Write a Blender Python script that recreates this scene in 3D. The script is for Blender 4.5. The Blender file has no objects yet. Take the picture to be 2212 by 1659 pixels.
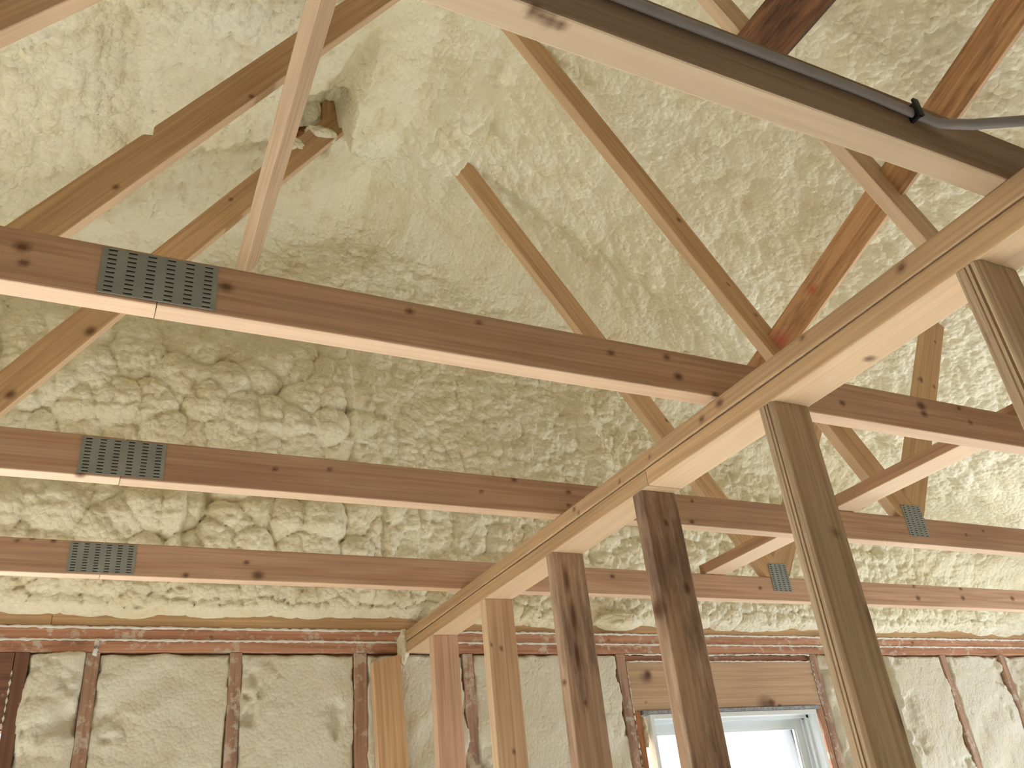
import bpy, bmesh, math, random
import numpy as np
from mathutils import Matrix, Vector

random.seed(7)
rng = np.random.default_rng(11)
scene = bpy.context.scene
col = scene.collection

# ------------------------------------------------------------------ camera
cam_d = bpy.data.cameras.new('camera')
cam = bpy.data.objects.new('camera', cam_d)
col.objects.link(cam)
cam_d.sensor_width = 36.0
cam_d.lens = 29.969
cam_d.clip_start = 0.02
cam_d.clip_end = 200
RIGHT = Vector((0.89578208, -0.43386846, -0.09660551))
UP = Vector((-0.13652834, -0.47539904, 0.86911205))
FWD = Vector((0.42300648, 0.76534561, 0.48508929))
mw = Matrix.Identity(4)
for i in range(3):
    mw[i][0] = RIGHT[i]; mw[i][1] = UP[i]; mw[i][2] = -FWD[i]
mw[2][3] = 1.70
cam.matrix_world = mw
scene.camera = cam

# ------------------------------------------------------------------ world, exposure, daylight
scene.view_settings.view_transform = 'Standard'
scene.view_settings.look = 'None'
scene.view_settings.gamma = 1.0
scene.view_settings.use_curve_mapping = False
scene.view_settings.exposure = -0.18
scene.cycles.use_denoising = True
scene.cycles.max_bounces = 6
scene.cycles.diffuse_bounces = 5
scene.cycles.glossy_bounces = 2
scene.cycles.transparent_max_bounces = 8

world = bpy.data.worlds.new('overcast_sky')
scene.world = world
world.use_nodes = True
bg = world.node_tree.nodes['Background']
bg.inputs[0].default_value = (0.93, 0.97, 1.0, 1)
bg.inputs[1].default_value = 2.0


def area(name, loc, direction, sx, sy, power, colour=(1, 1, 1)):
    d = bpy.data.lights.new(name, 'AREA')
    d.shape = 'RECTANGLE'; d.size = sx; d.size_y = sy
    d.energy = power; d.color = colour
    o = bpy.data.objects.new(name, d)
    col.objects.link(o)
    o.location = loc
    o.rotation_euler = Vector(direction).to_track_quat('-Z', 'Y').to_euler()
    return o

# room outline (metres): the floor is z = 0, the window openings below are real holes in the walls
XL, XR, YB, YF = -3.1, 4.95, -3.6, 2.886
WIN_L = [(1.15, 2.35)]          # openings in the left wall (y ranges)
WIN_R = [(0.9, 2.4)]
WIN_B = [(2.4, 3.3)]                       # openings in the wall behind the viewer (x ranges)
# daylight falling in through each opening, mostly steeply down from the sky on to the floor
SKY = (0.88, 0.95, 1.0)


def daylight(name, loc, d, w, power, spread=115):
    o = area(name, loc, d, w, 1.3, power, SKY)
    o.data.spread = math.radians(spread)
    return o


for (a, b), pw in zip(WIN_L, (42,)):
    daylight('daylight_left', (XL - 0.30, (a + b) / 2, 1.85), (1, 0, -1.15), b - a, pw)
for (a, b), pw in zip(WIN_R, (40,)):
    daylight('daylight_right', (XR + 0.30, (a + b) / 2, 1.85), (-1, 0, -1.15), b - a, pw)
for a, b in WIN_B:
    daylight('daylight_back', ((a + b) / 2, YB - 0.30, 1.85), (0, 1, -1.15), b - a, 5)
daylight('daylight_gable', (2.46, YF + 1.0, 2.95), (0, -1, -1.1), 1.0, 1000)
daylight('daylight_gable', (-0.60, YF + 1.0, 2.95), (0, -1, -1.1), 1.0, 780)

# added fill lamps aimed up through the openings to rake the roof foam
def up_fill(name, loc, d, w, power):
    o = area(name, loc, d, w, 0.7, power, SKY)
    o.data.spread = math.radians(130)
    return o


up_fill('up_fill_right', (XR + 0.40, 1.65, 1.05), (-1, 0, 0.70), 1.5, 42)
up_fill('up_fill_gable', (2.46, YF + 0.60, 1.05), (0, -1, 0.80), 0.95, 34)
up_fill('up_fill_gable', (-0.60, YF + 0.60, 1.05), (0, -1, 0.80), 0.9, 22)

# ------------------------------------------------------------------ materials
def new_mat(name):
    m = bpy.data.materials.new(name)
    m.use_nodes = True
    nt = m.node_tree
    return m, nt, nt.nodes, nt.links, nt.nodes['Principled BSDF']


def rgb(r, g, b):
    def f(c):
        c /= 255.0
        return c / 12.92 if c <= 0.04045 else ((c + 0.055) / 1.055) ** 2.4
    return (f(r), f(g), f(b), 1)


def ramp(n, stops):
    r = n.new('ShaderNodeValToRGB')
    e = r.color_ramp.elements
    e[0].position, e[0].color = stops[0]
    e[1].position, e[1].color = stops[-1]
    for p, c in stops[1:-1]:
        x = e.new(p); x.color = c
    return r


def mix(n, l, a, b, fac, mode='MIX'):
    m = n.new('ShaderNodeMix'); m.data_type = 'RGBA'; m.blend_type = mode
    for sock, v in ((m.inputs[0], fac), (m.inputs[6], a), (m.inputs[7], b)):
        if isinstance(v, (tuple, float, int)):
            sock.default_value = v
        else:
            l.new(v, sock)
    return m.outputs[2]


def wood(name, light, dark, stain=0.0, stain_col=(60, 45, 38), grain=1.0, rough=0.75, ridges=0.0, blotch=None, smear=0.0, edge=0.0):
    """sawn pine; the grain runs along each board's own X axis; knots come from the board's mesh"""
    m, nt, n, l, p = new_mat(name)
    tc = n.new('ShaderNodeTexCoord'); oi = n.new('ShaderNodeObjectInfo')
    off = n.new('ShaderNodeVectorMath'); off.operation = 'MULTIPLY_ADD'
    cmb = n.new('ShaderNodeCombineXYZ')
    for k in range(3):
        l.new(oi.outputs['Random'], cmb.inputs[k])
    l.new(cmb.outputs[0], off.inputs[0]); off.inputs[1].default_value = (37, 11, 23)
    l.new(tc.outputs['Object'], off.inputs[2])
    # rings: stretched noise + wave
    mp = n.new('ShaderNodeMapping'); mp.inputs['Scale'].default_value = (0.55, 14, 14)
    l.new(off.outputs[0], mp.inputs[0])
    nz = n.new('ShaderNodeTexNoise'); nz.inputs['Scale'].default_value = 1.6; nz.inputs['Detail'].default_value = 3
    l.new(mp.outputs[0], nz.inputs['Vector'])
    mth = n.new('ShaderNodeMath'); mth.operation = 'MULTIPLY'; mth.inputs[1].default_value = 26
    l.new(nz.outputs[0], mth.inputs[0])
    sn = n.new('ShaderNodeMath'); sn.operation = 'SINE'; l.new(mth.outputs[0], sn.inputs[0])
    mr = n.new('ShaderNodeMapRange'); mr.inputs[1].default_value = -0.2; mr.inputs[2].default_value = 1.0
    l.new(sn.outputs[0], mr.inputs[0])
    # fine fibres
    mp2 = n.new('ShaderNodeMapping'); mp2.inputs['Scale'].default_value = (3, 160, 160)
    l.new(off.outputs[0], mp2.inputs[0])
    nf = n.new('ShaderNodeTexNoise'); nf.inputs['Scale'].default_value = 1.0; nf.inputs['Detail'].default_value = 2
    l.new(mp2.outputs[0], nf.inputs['Vector'])
    c = mix(n, l, rgb(*light), rgb(*dark), mr.outputs[0])
    fade = n.new('ShaderNodeMath'); fade.operation = 'MULTIPLY'; fade.inputs[1].default_value = 0.55 * grain
    l.new(mr.outputs[0], fade.inputs[0])
    c = mix(n, l, rgb(*light), rgb(*dark), fade.outputs[0])
    fr = ramp(n, [(0.35, (0.86, 0.86, 0.86, 1)), (0.65, (1.06, 1.06, 1.06, 1))]); l.new(nf.outputs[0], fr.inputs[0])
    c = mix(n, l, c, fr.outputs[0], 1.0, 'MULTIPLY')
    # slow tone drift, board to board and along the board
    nd = n.new('ShaderNodeTexNoise'); nd.inputs['Scale'].default_value = 2.2; nd.inputs['Detail'].default_value = 4
    l.new(off.outputs[0], nd.inputs['Vector'])
    dr = ramp(n, [(0.3, (0.84, 0.80, 0.77, 1)), (0.7, (1.08, 1.06, 1.05, 1))]); l.new(nd.outputs[0], dr.inputs[0])
    c = mix(n, l, c, dr.outputs[0], 0.7, 'MULTIPLY')
    if stain > 0:
        ms = n.new('ShaderNodeMapping'); ms.inputs['Scale'].default_value = (2.2, 14, 14)
        l.new(off.outputs[0], ms.inputs[0])
        ns = n.new('ShaderNodeTexNoise'); ns.inputs['Scale'].default_value = 1.7; ns.inputs['Detail'].default_value = 7; ns.inputs['Roughness'].default_value = 0.68
        l.new(ms.outputs[0], ns.inputs['Vector'])
        t = 0.66 - 0.22 * stain
        sr = ramp(n, [(t - 0.07, (0, 0, 0, 1)), (t + 0.10, (1, 1, 1, 1))]); l.new(ns.outputs[0], sr.inputs[0])
        sf = n.new('ShaderNodeMath'); sf.operation = 'MULTIPLY'; sf.inputs[1].default_value = 0.75
        l.new(sr.outputs[0], sf.inputs[0])
        c = mix(n, l, c, rgb(*stain_col), sf.outputs[0])
    if blotch:
        for (bx, bv, br, bc) in blotch:      # a coloured mark at one place on the board: (along, across, radius, colour)
            sub = n.new('ShaderNodeVectorMath'); sub.operation = 'SUBTRACT'; l.new(tc.outputs['Object'], sub.inputs[0])
            sub.inputs[1].default_value = (bx, 0, bv)
            mul = n.new('ShaderNodeVectorMath'); mul.operation = 'MULTIPLY'; l.new(sub.outputs[0], mul.inputs[0]); mul.inputs[1].default_value = (1, 0, 1.3)
            ln = n.new('ShaderNodeVectorMath'); ln.operation = 'LENGTH'; l.new(mul.outputs[0], ln.inputs[0])
            ad = n.new('ShaderNodeMath'); ad.operation = 'MULTIPLY_ADD'; l.new(nd.outputs[0], ad.inputs[0]); ad.inputs[1].default_value = br; l.new(ln.outputs['Value'], ad.inputs[2])
            rr = n.new('ShaderNodeMapRange'); rr.inputs[1].default_value = br * 1.5; rr.inputs[2].default_value = br * 0.6
            rr.inputs[3].default_value = 0; rr.inputs[4].default_value = 0.8; l.new(ad.outputs[0], rr.inputs[0])
            c = mix(n, l, c, rgb(*bc), rr.outputs[0])
    if edge > 0:                               # light from below put into the colour: edges paler than wide faces
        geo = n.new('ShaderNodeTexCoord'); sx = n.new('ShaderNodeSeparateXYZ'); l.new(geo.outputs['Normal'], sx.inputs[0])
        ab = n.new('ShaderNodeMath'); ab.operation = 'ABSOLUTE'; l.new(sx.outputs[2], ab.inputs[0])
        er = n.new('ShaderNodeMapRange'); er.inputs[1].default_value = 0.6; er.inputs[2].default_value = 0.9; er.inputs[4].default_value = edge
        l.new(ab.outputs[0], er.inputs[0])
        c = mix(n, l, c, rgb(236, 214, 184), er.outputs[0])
    # knots carried by the mesh
    at = n.new('ShaderNodeAttribute'); at.attribute_name = 'knot'
    c = mix(n, l, c, rgb(88, 52, 34), at.outputs['Fac'])
    if smear > 0:                              # overspray: thin dried foam film
        nv = n.new('ShaderNodeTexNoise'); nv.inputs['Scale'].default_value = 22; nv.inputs['Detail'].default_value = 6; nv.inputs['Roughness'].default_value = 0.7
        l.new(off.outputs[0], nv.inputs['Vector'])
        t = 0.66 - 0.25 * smear
        vr = ramp(n, [(t, (0, 0, 0, 1)), (t + 0.08, (1, 1, 1, 1))]); l.new(nv.outputs[0], vr.inputs[0])
        vm = n.new('ShaderNodeMath'); vm.operation = 'MULTIPLY'; vm.inputs[1].default_value = 0.7; l.new(vr.outputs[0], vm.inputs[0])
        c = mix(n, l, c, rgb(206, 198, 184), vm.outputs[0])
    hv = n.new('ShaderNodeHueSaturation'); l.new(c, hv.inputs['Color'])
    mrv = n.new('ShaderNodeMapRange'); mrv.inputs[3].default_value = 0.90; mrv.inputs[4].default_value = 1.08
    l.new(oi.outputs['Random'], mrv.inputs[0]); l.new(mrv.outputs[0], hv.inputs['Value'])
    l.new(hv.outputs[0], p.inputs['Base Color'])
    p.inputs['Roughness'].default_value = rough
    p.inputs['Specular IOR Level'].default_value = 0.25
    bp = n.new('ShaderNodeBump'); bp.inputs['Strength'].default_value = 0.25 + ridges; bp.inputs['Distance'].default_value = 0.0015 + 0.002 * ridges
    l.new(nf.outputs[0], bp.inputs['Height']); l.new(bp.outputs[0], p.inputs['Normal'])
    return m


M = {}
M['flatbrace'] = wood('pine_brace', (184, 148, 118), (158, 120, 92), edge=0.6)  # dark sides, pale underside: the light from below is painted in
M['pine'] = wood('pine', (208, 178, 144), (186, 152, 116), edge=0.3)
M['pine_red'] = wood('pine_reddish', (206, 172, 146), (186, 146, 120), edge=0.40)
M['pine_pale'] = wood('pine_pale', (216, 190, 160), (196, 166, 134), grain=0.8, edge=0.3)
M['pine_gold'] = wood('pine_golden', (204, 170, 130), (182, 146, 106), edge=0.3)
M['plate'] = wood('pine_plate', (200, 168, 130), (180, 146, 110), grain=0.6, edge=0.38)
M['grey'] = wood('pine_weathered', (189, 165, 142), (156, 126, 99), stain=0.25, stain_col=(138, 115, 97))
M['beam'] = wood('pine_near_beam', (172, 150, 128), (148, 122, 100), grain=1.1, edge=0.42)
M['stained'] = wood('pine_stained', (190, 162, 138), (162, 128, 104), stain=0.75, stain_col=(98, 78, 68))
M['stamped'] = wood('pine_dirty', (196, 168, 144), (170, 136, 112), stain=0.4, stain_col=(100, 80, 72))
M['brown'] = wood('pine_brown', (167, 115, 74), (128, 79, 46), stain=0.5, stain_col=(88, 52, 32))
M['charred'] = wood('pine_dark', (134, 96, 70), (90, 62, 46), stain=0.8, stain_col=(56, 40, 32), ridges=0.6)
M['redplate'] = wood('wall_plate_red', (194, 148, 120), (166, 114, 90), stain=0.25, stain_col=(124, 82, 66), smear=0.45)
M['wallstud'] = wood('wall_stud_overspray', (186, 154, 132), (156, 122, 102), stain=0.35, stain_col=(118, 96, 88), smear=0.55)
M['header'] = wood('header_pine', (206, 178, 148), (190, 158, 128), grain=0.5, blotch=[(0.085, 0.03, 0.035, (110, 84, 66)), (0.66, -0.08, 0.05, (112, 80, 68))])
M['ribbed'] = wood('pine_ribbed', (194, 172, 144), (160, 134, 106), stain=0.15, stain_col=(130, 106, 88), ridges=0.9, grain=0.9)
M['darkheader'] = wood('header_dark', (132, 98, 80), (104, 74, 60), smear=0.15)


def foam_material(name, a, b, bump=1.0, scale=1.0, tan=0.5):
    m, nt, n, l, p = new_mat(name)
    tc = n.new('ShaderNodeTexCoord')
    nz = n.new('ShaderNodeTexNoise'); nz.inputs['Scale'].default_value = 2.3; nz.inputs['Detail'].default_value = 3
    l.new(tc.outputs['Object'], nz.inputs['Vector'])
    r = ramp(n, [(0.36, rgb(*a)), (0.66, rgb(*b))]); l.new(nz.outputs[0], r.inputs[0])
    c = r.outputs[0]
    n2 = n.new('ShaderNodeTexNoise'); n2.inputs['Scale'].default_value = 9; n2.inputs['Detail'].default_value = 3
    l.new(tc.outputs['Object'], n2.inputs['Vector'])
    r2 = ramp(n, [(0.52, (0, 0, 0, 1)), (0.75, (tan, tan, tan, 1))]); l.new(n2.outputs[0], r2.inputs[0])
    c = mix(n, l, c, rgb(204, 180, 128), r2.outputs[0])
    l.new(c, p.inputs['Base Color'])
    p.inputs['Roughness'].default_value = 0.7
    p.inputs['Specular IOR Level'].default_value = 0.25
    v = n.new('ShaderNodeTexVoronoi'); v.inputs['Scale'].default_value = 58 * scale
    l.new(tc.outputs['Object'], v.inputs['Vector'])
    v.feature = 'F1'
    vi = n.new('ShaderNodeMath'); vi.operation = 'MULTIPLY'; l.new(v.outputs[0], vi.inputs[0]); l.new(v.outputs[0], vi.inputs[1])
    vn = n.new('ShaderNodeMath'); vn.operation = 'MULTIPLY'; l.new(vi.outputs[0], vn.inputs[0]); vn.inputs[1].default_value = -1.3; vi = vn
    n3 = n.new('ShaderNodeTexNoise'); n3.inputs['Scale'].default_value = 120 * scale; n3.inputs['Detail'].default_value = 1
    l.new(tc.outputs['Object'], n3.inputs['Vector'])
    ad = n.new('ShaderNodeMath'); ad.operation = 'MULTIPLY_ADD'; l.new(n3.outputs[0], ad.inputs[0]); ad.inputs[1].default_value = 0.3; l.new(vi.outputs[0], ad.inputs[2])
    bp = n.new('ShaderNodeBump'); bp.inputs['Strength'].default_value = 0.55 * bump; bp.inputs['Distance'].default_value = 0.007
    l.new(ad.outputs[0], bp.inputs['Height']); l.new(bp.outputs[0], p.inputs['Normal'])
    return m


M['foam'] = foam_material('spray_foam', (239, 235, 214), (233, 225, 196), tan=0.40)
M['foamwall'] = foam_material('trimmed_foam', (226, 223, 208), (218, 213, 194), bump=0.5, scale=1.6, tan=0.3)


def plain(name, c, rough=0.5, metal=0.0, noise=0.0, bump=0.0, scale=20):
    m, nt, n, l, p = new_mat(name)
    p.inputs['Roughness'].default_value = rough
    p.inputs['Metallic'].default_value = metal
    tc = n.new('ShaderNodeTexCoord')
    nz = n.new('ShaderNodeTexNoise'); nz.inputs['Scale'].default_value = scale; nz.inputs['Detail'].default_value = 5
    l.new(tc.outputs['Object'], nz.inputs['Vector'])
    r = ramp(n, [(0.3, tuple([x * (1 - noise) for x in rgb(*c)[:3]]) + (1,)), (0.7, rgb(*c))])
    l.new(nz.outputs[0], r.inputs[0]); l.new(r.outputs[0], p.inputs['Base Color'])
    if bump:
        bp = n.new('ShaderNodeBump'); bp.inputs['Strength'].default_value = bump; bp.inputs['Distance'].default_value = 0.003
        l.new(nz.outputs[0], bp.inputs['Height']); l.new(bp.outputs[0], p.inputs['Normal'])
    return m


M['zinc'] = plain('galvanised_steel', (158, 164, 160), 0.55, 0.35, 0.18)
M['slot'] = plain('punched_slot', (66, 56, 48), 0.9, 0, 0.2)
M['bead'] = plain('white_sealant', (232, 230, 224), 0.6, 0, 0.1, 0.3, 60)
M['vinyl'] = plain('white_vinyl', (232, 238, 240), 0.35, 0, 0.02)
M['cable'] = plain('grey_cable_jacket', (150, 146, 150), 0.45, 0, 0.1)
M['staple'] = plain('black_staple', (34, 34, 36), 0.5, 0.4)
M['floor'] = plain('plywood_floor', (222, 214, 198), 0.7, 0, 0.1, 0.1, 3)
M['drywall'] = plain('board_wall', (134, 104, 72), 0.8, 0, 0.08, 0.1, 4)
M['flash'] = plain('window_flashing_tape', (176, 182, 190), 0.4, 0.3, 0.5, 0.5, 90)
m, nt, n, l, p = new_mat('window_glass')
tr = n.new('ShaderNodeBsdfTransparent'); gl = n.new('ShaderNodeBsdfGlossy'); gl.inputs['Roughness'].default_value = 0.02
fr = n.new('ShaderNodeFresnel'); fr.inputs[0].default_value = 1.45
ms = n.new('ShaderNodeMixShader'); l.new(fr.outputs[0], ms.inputs[0]); l.new(tr.outputs[0], ms.inputs[1]); l.new(gl.outputs[0], ms.inputs[2])
l.new(ms.outputs[0], n['Material Output'].inputs[0])
M['glass'] = m

# ------------------------------------------------------------------ object helpers
def link(name, me, mats, parent=None, mx=None):
    o = bpy.data.objects.new(name, me)
    col.objects.link(o)
    for q in (mats if isinstance(mats, (list, tuple)) else [mats]):
        me.materials.append(q)
    if mx is None:
        mx = Matrix.Identity(4)
    if parent is not None:
        o.parent = parent
        o.matrix_parent_inverse = Matrix.Identity(4)
        pm = Matrix.Translation(parent.location) if parent.type == 'EMPTY' else parent.matrix_basis
        if parent.parent is not None:
            pm = Matrix.Translation(parent.parent.location) @ parent.matrix_basis
        o.matrix_basis = pm.inverted() @ mx
    else:
        o.matrix_basis = mx
    return o


def tag(o, label=None, cat=None, group=None, kind=None):
    if label: o['label'] = label
    if cat: o['category'] = cat
    if group: o['group'] = group
    if kind: o['kind'] = kind
    return o


def thing(name, loc, label, cat, group=None):
    o = bpy.data.objects.new(name, None)
    o.empty_display_size = 0.1
    o.location = loc
    col.objects.link(o)
    return tag(o, label, cat, group)


def mesh_from(name, v, f, smooth=False):
    me = bpy.data.meshes.new(name)
    me.from_pydata([tuple(map(float, q)) for q in v], [], f)
    me.update()
    if smooth:
        me.polygons.foreach_set('use_smooth', [True] * len(me.polygons))
    return me


def rect_profile(w, t, r=0.003, step=0.02):
    """rounded rectangle in (v, u): v across the width w, u across the thickness t; centred"""
    pts = []
    hw, ht = w / 2, t / 2
    corners = [(hw - r, ht - r, 0), (-(hw - r), ht - r, 90), (-(hw - r), -(ht - r), 180), (hw - r, -(ht - r), 270)]
    for i, (cx, cy, a0) in enumerate(corners):
        for a in (0, 45, 90):
            an = math.radians(a0 + a)
            pts.append((cx + r * math.cos(an), cy + r * math.sin(an)))
        nx, ny, na = corners[(i + 1) % 4]
        an = math.radians(na)
        q = (nx + r * math.cos(an), ny + r * math.sin(an)); p0 = pts[-1]
        d = math.hypot(q[0] - p0[0], q[1] - p0[1]); k = max(1, int(d / step))
        for j in range(1, k):
            pts.append((p0[0] + (q[0] - p0[0]) * j / k, p0[1] + (q[1] - p0[1]) * j / k))
    return pts


def board(name, p0, p1, wdir, w, t, mat, parent=None, knots=None, skew=(0, 0), profile=None, rough=0.0004, warp=0.0, nicks=None):
    """sawn board from p0 to p1 (ends of its centre line); wdir = direction of its width w; t = thickness.
    Its own X runs along it, Z across the width, Y through the thickness."""
    p0, p1 = Vector(p0), Vector(p1)
    X = (p1 - p0).normalized(); L = (p1 - p0).length
    Z = Vector(wdir); Z = (Z - X * Z.dot(X)).normalized(); Y = Z.cross(X)
    mx = Matrix.Identity(4)
    for i in range(3):
        mx[i][0], mx[i][1], mx[i][2], mx[i][3] = X[i], Y[i], Z[i], p0[i]
    fine = bool(knots)
    prof = profile or rect_profile(w, t, 0.003, 0.005 if fine else 0.03)
    ds = 0.006 if fine else 0.05
    nx = max(2, int(L / ds) + 1)
    xs = np.linspace(0, L, nx)
    P = np.array(prof); k = len(P)
    V = np.zeros((nx, k, 3))
    s = xs / L
    V[:, :, 2] = P[None, :, 0]; V[:, :, 1] = P[None, :, 1]
    V[:, :, 0] = xs[:, None] + (skew[0] * (1 - s[:, None]) + skew[1] * s[:, None]) * P[None, :, 0] / w
    ph = random.uniform(0, 6)
    V[:, :, 1] += warp * np.sin(s * math.pi)[:, None] + rough * np.sin(xs * 9 + ph)[:, None]
    V[:, :, 2] += rough * np.sin(xs * 7 + ph * 2)[:, None]
    if nicks:                                   # (world point, depth, half length): chips out of an edge
        inv = mx.inverted()
        for (q, dep, hl) in nicks:
            c = inv @ Vector(q)
            d = np.abs(V[:, :, 0] - c.x) / hl
            near = np.exp(-(((V[:, :, 2] - c.z) / 0.02) ** 2))
            V[:, :, 2] -= np.sign(c.z) * dep * np.clip(1 - d, 0, 1) * near
    F = []
    for i in range(nx - 1):
        a = i * k; b = a + k
        for j in range(k):
            j2 = (j + 1) % k
            F.append((a + j, b + j, b + j2, a + j2))
    F.append(tuple(range(k))); F.append(tuple(reversed(range((nx - 1) * k, nx * k))))
    me = mesh_from(name, V.reshape(-1, 3), F)
    me.flip_normals() if me.polygons[0].normal.dot(Vector((0, me.polygons[0].center.y, me.polygons[0].center.z))) < 0 else None
    if fine:
        inv = mx.inverted(); a = np.zeros(nx * k); pts = V.reshape(-1, 3)
        for kn in knots:
            q, r = kn[0], kn[1]; el = kn[2] if len(kn) > 2 else 1.5
            c = inv @ Vector(q); r = r * 0.8
            d = np.sqrt(((pts[:, 0] - c.x) / (r * el)) ** 2 + ((pts[:, 1] - c.y) / (r * 2.0)) ** 2 + ((pts[:, 2] - c.z) / r) ** 2)
            a = np.maximum(a, np.clip(1.45 - d, 0, 1) * 0.85)
        at = me.attributes.new('knot', 'FLOAT', 'POINT')
        at.data.foreach_set('value', a.astype(np.float32))
    return link(name, me, mat, parent, mx)


def box_mesh(v, f, x0, x1, y0, y1, z0, z1):
    b = len(v)
    v += [(x0, y0, z0), (x1, y0, z0), (x1, y1, z0), (x0, y1, z0), (x0, y0, z1), (x1, y0, z1), (x1, y1, z1), (x0, y1, z1)]
    f += [(b, b + 3, b + 2, b + 1), (b + 4, b + 5, b + 6, b + 7), (b, b + 1, b + 5, b + 4), (b + 1, b + 2, b + 6, b + 5), (b + 2, b + 3, b + 7, b + 6), (b + 3, b, b + 4, b + 7)]


def box(name, x0, x1, y0, y1, z0, z1, mat, parent=None, bevel=0.0):
    v, f = [], []
    box_mesh(v, f, x0, x1, y0, y1, z0, z1)
    me = mesh_from(name, v, f)
    if bevel:
        bm = bmesh.new(); bm.from_mesh(me)
        bmesh.ops.bevel(bm, geom=bm.edges[:], offset=bevel, segments=2, affect='EDGES')
        bm.to_mesh(me); bm.free()
    return link(name, me, mat, parent)


def boxes(name, lst, mat, parent=None):
    v, f = [], []
    for b in lst:
        box_mesh(v, f, *b)
    return link(name, mesh_from(name, v, f), mat, parent)


def tube(name, pts, r, mat, parent=None, seg=8, jitter=0.0, flat=1.0, sub=0.03, zflat=(0, 0, 1)):
    P = [Vector(p) for p in pts]
    Q = []
    for a, b in zip(P[:-1], P[1:]):
        k = max(1, int((b - a).length / sub))
        for j in range(k):
            Q.append(a.lerp(b, j / k))
    Q.append(P[-1])
    V, F = [], []
    for i, q in enumerate(Q):
        T = (Q[min(i + 1, len(Q) - 1)] - Q[max(i - 1, 0)]).normalized()
        U = Vector(zflat); U = (U - T * U.dot(T)).normalized(); W = T.cross(U)
        rr = r * (1 + jitter * random.uniform(-1, 1)); off = U * r * jitter * random.uniform(-1, 1)
        for j in range(seg):
            a = 2 * math.pi * j / seg
            V.append(q + off + U * math.cos(a) * rr + W * math.sin(a) * rr * flat)
    for i in range(len(Q) - 1):
        for j in range(seg):
            F.append((i * seg + j, i * seg + (j + 1) % seg, (i + 1) * seg + (j + 1) % seg, (i + 1) * seg + j))
    F.append(tuple(reversed(range(seg)))); F.append(tuple(range((len(Q) - 1) * seg, len(Q) * seg)))
    return link(name, mesh_from(name, V, F, True), mat, parent)

# ------------------------------------------------------------------ noise for the foam
def hash2(ix, iy, seed):
    h = (ix.astype(np.int64) * 374761393 + iy.astype(np.int64) * 668265263 + seed * 1442695041) & 0xFFFFFFFF
    h = ((h ^ (h >> 13)) * 1274126177) & 0xFFFFFFFF
    h = h ^ (h >> 16)
    return (h & 0xFFFFFF) / float(0xFFFFFF)


def vnoise(x, y, s, seed):
    x = x / s; y = y / s
    ix = np.floor(x); iy = np.floor(y); fx = x - ix; fy = y - iy
    fx = fx * fx * (3 - 2 * fx); fy = fy * fy * (3 - 2 * fy)
    a = hash2(ix, iy, seed); b = hash2(ix + 1, iy, seed); c = hash2(ix, iy + 1, seed); d = hash2(ix + 1, iy + 1, seed)
    return (a * (1 - fx) + b * fx) * (1 - fy) + (c * (1 - fx) + d * fx) * fy


def fbm(x, y, s, seed, oct=4):
    t = 0; a = 0.5
    for i in range(oct):
        t = t + a * vnoise(x, y, s, seed + i * 17); s *= 0.5; a *= 0.5
    return t


def lumps(x, y, s, seed, sx=1.0, warp=0.22, groove=0.11):
    """rounded pillows meeting in creases, 0..1, height varies pillow to pillow"""
    wx = x + s * warp * 2 * (fbm(x, y, s * 1.2, seed + 5, 3) - 0.45); wy = y + s * warp * 2 * (fbm(x, y, s * 1.2, seed + 9, 3) - 0.45)
    u = wx / (s * sx); v = wy / s
    iu = np.floor(u); iv = np.floor(v)
    best = np.full(u.shape, -9.0); sec = best.copy()
    for di in (-1, 0, 1):
        for dj in (-1, 0, 1):
            cx = iu + di; cy = iv + dj
            px = cx + 0.15 + 0.7 * hash2(cx, cy, seed); py = cy + 0.15 + 0.7 * hash2(cx, cy, seed + 101)
            hgt = 0.55 + 0.45 * hash2(cx, cy, seed + 202)
            d2 = (u - px) ** 2 + (v - py) ** 2
            cur = hgt * 0.55 + 0.75 * np.sqrt(np.clip(1.0 - d2 * 1.35, 0.0, 1)) - 0.25
            sec = np.maximum(sec, np.minimum(cur, best)); best = np.maximum(best, cur)
    return best - groove * np.exp(-(best - sec) / 0.05)


def sstep(a, b, x):
    t = np.clip((x - a) / (b - a), 0, 1)
    return t * t * (3 - 2 * t)


def grid_mesh(name, A, Bv, fn, keep=None, flip=False):
    """A, Bv: 1-D coordinates; fn(a2d, b2d) -> x, y, z arrays"""
    a, b = np.meshgrid(A, Bv, indexing='ij')
    x, y, z = fn(a, b)
    na, nb = a.shape
    co = np.stack([x, y, z], -1).reshape(-1, 3).astype(np.float32)
    idx = np.arange(na * nb).reshape(na, nb)
    q = np.stack([idx[:-1, :-1], idx[1:, :-1], idx[1:, 1:], idx[:-1, 1:]], -1)
    if flip: q = q[..., ::-1]
    q = q.reshape(-1, 4)
    if keep is not None:
        ca = (a[:-1, :-1] + a[1:, 1:]) / 2; cb = (b[:-1, :-1] + b[1:, 1:]) / 2
        q = q[keep(ca, cb).reshape(-1)]
    me = bpy.data.meshes.new(name)
    me.vertices.add(len(co)); me.vertices.foreach_set('co', co.ravel())
    me.loops.add(q.size); me.loops.foreach_set('vertex_index', q.ravel().astype(np.int32))
    me.polygons.add(len(q)); me.polygons.foreach_set('loop_start', np.arange(0, q.size, 4, dtype=np.int32))
    me.polygons.foreach_set('use_smooth', np.ones(len(q), dtype=bool))
    me.update(calc_edges=True); me.validate()
    return me


def steps(*segs):
    """(start, stop, step) pieces joined"""
    out = []
    for a, b, d in segs:
        out.append(np.arange(a, b - 1e-6, d))
    out.append(np.array([segs[-1][1]]))
    return np.concatenate(out)

# ------------------------------------------------------------------ the shell
RX, RZ = 0.9125, 4.47            # foam ridge line
FOAMG = 2.90                     # back plane of the gable foam


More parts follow.
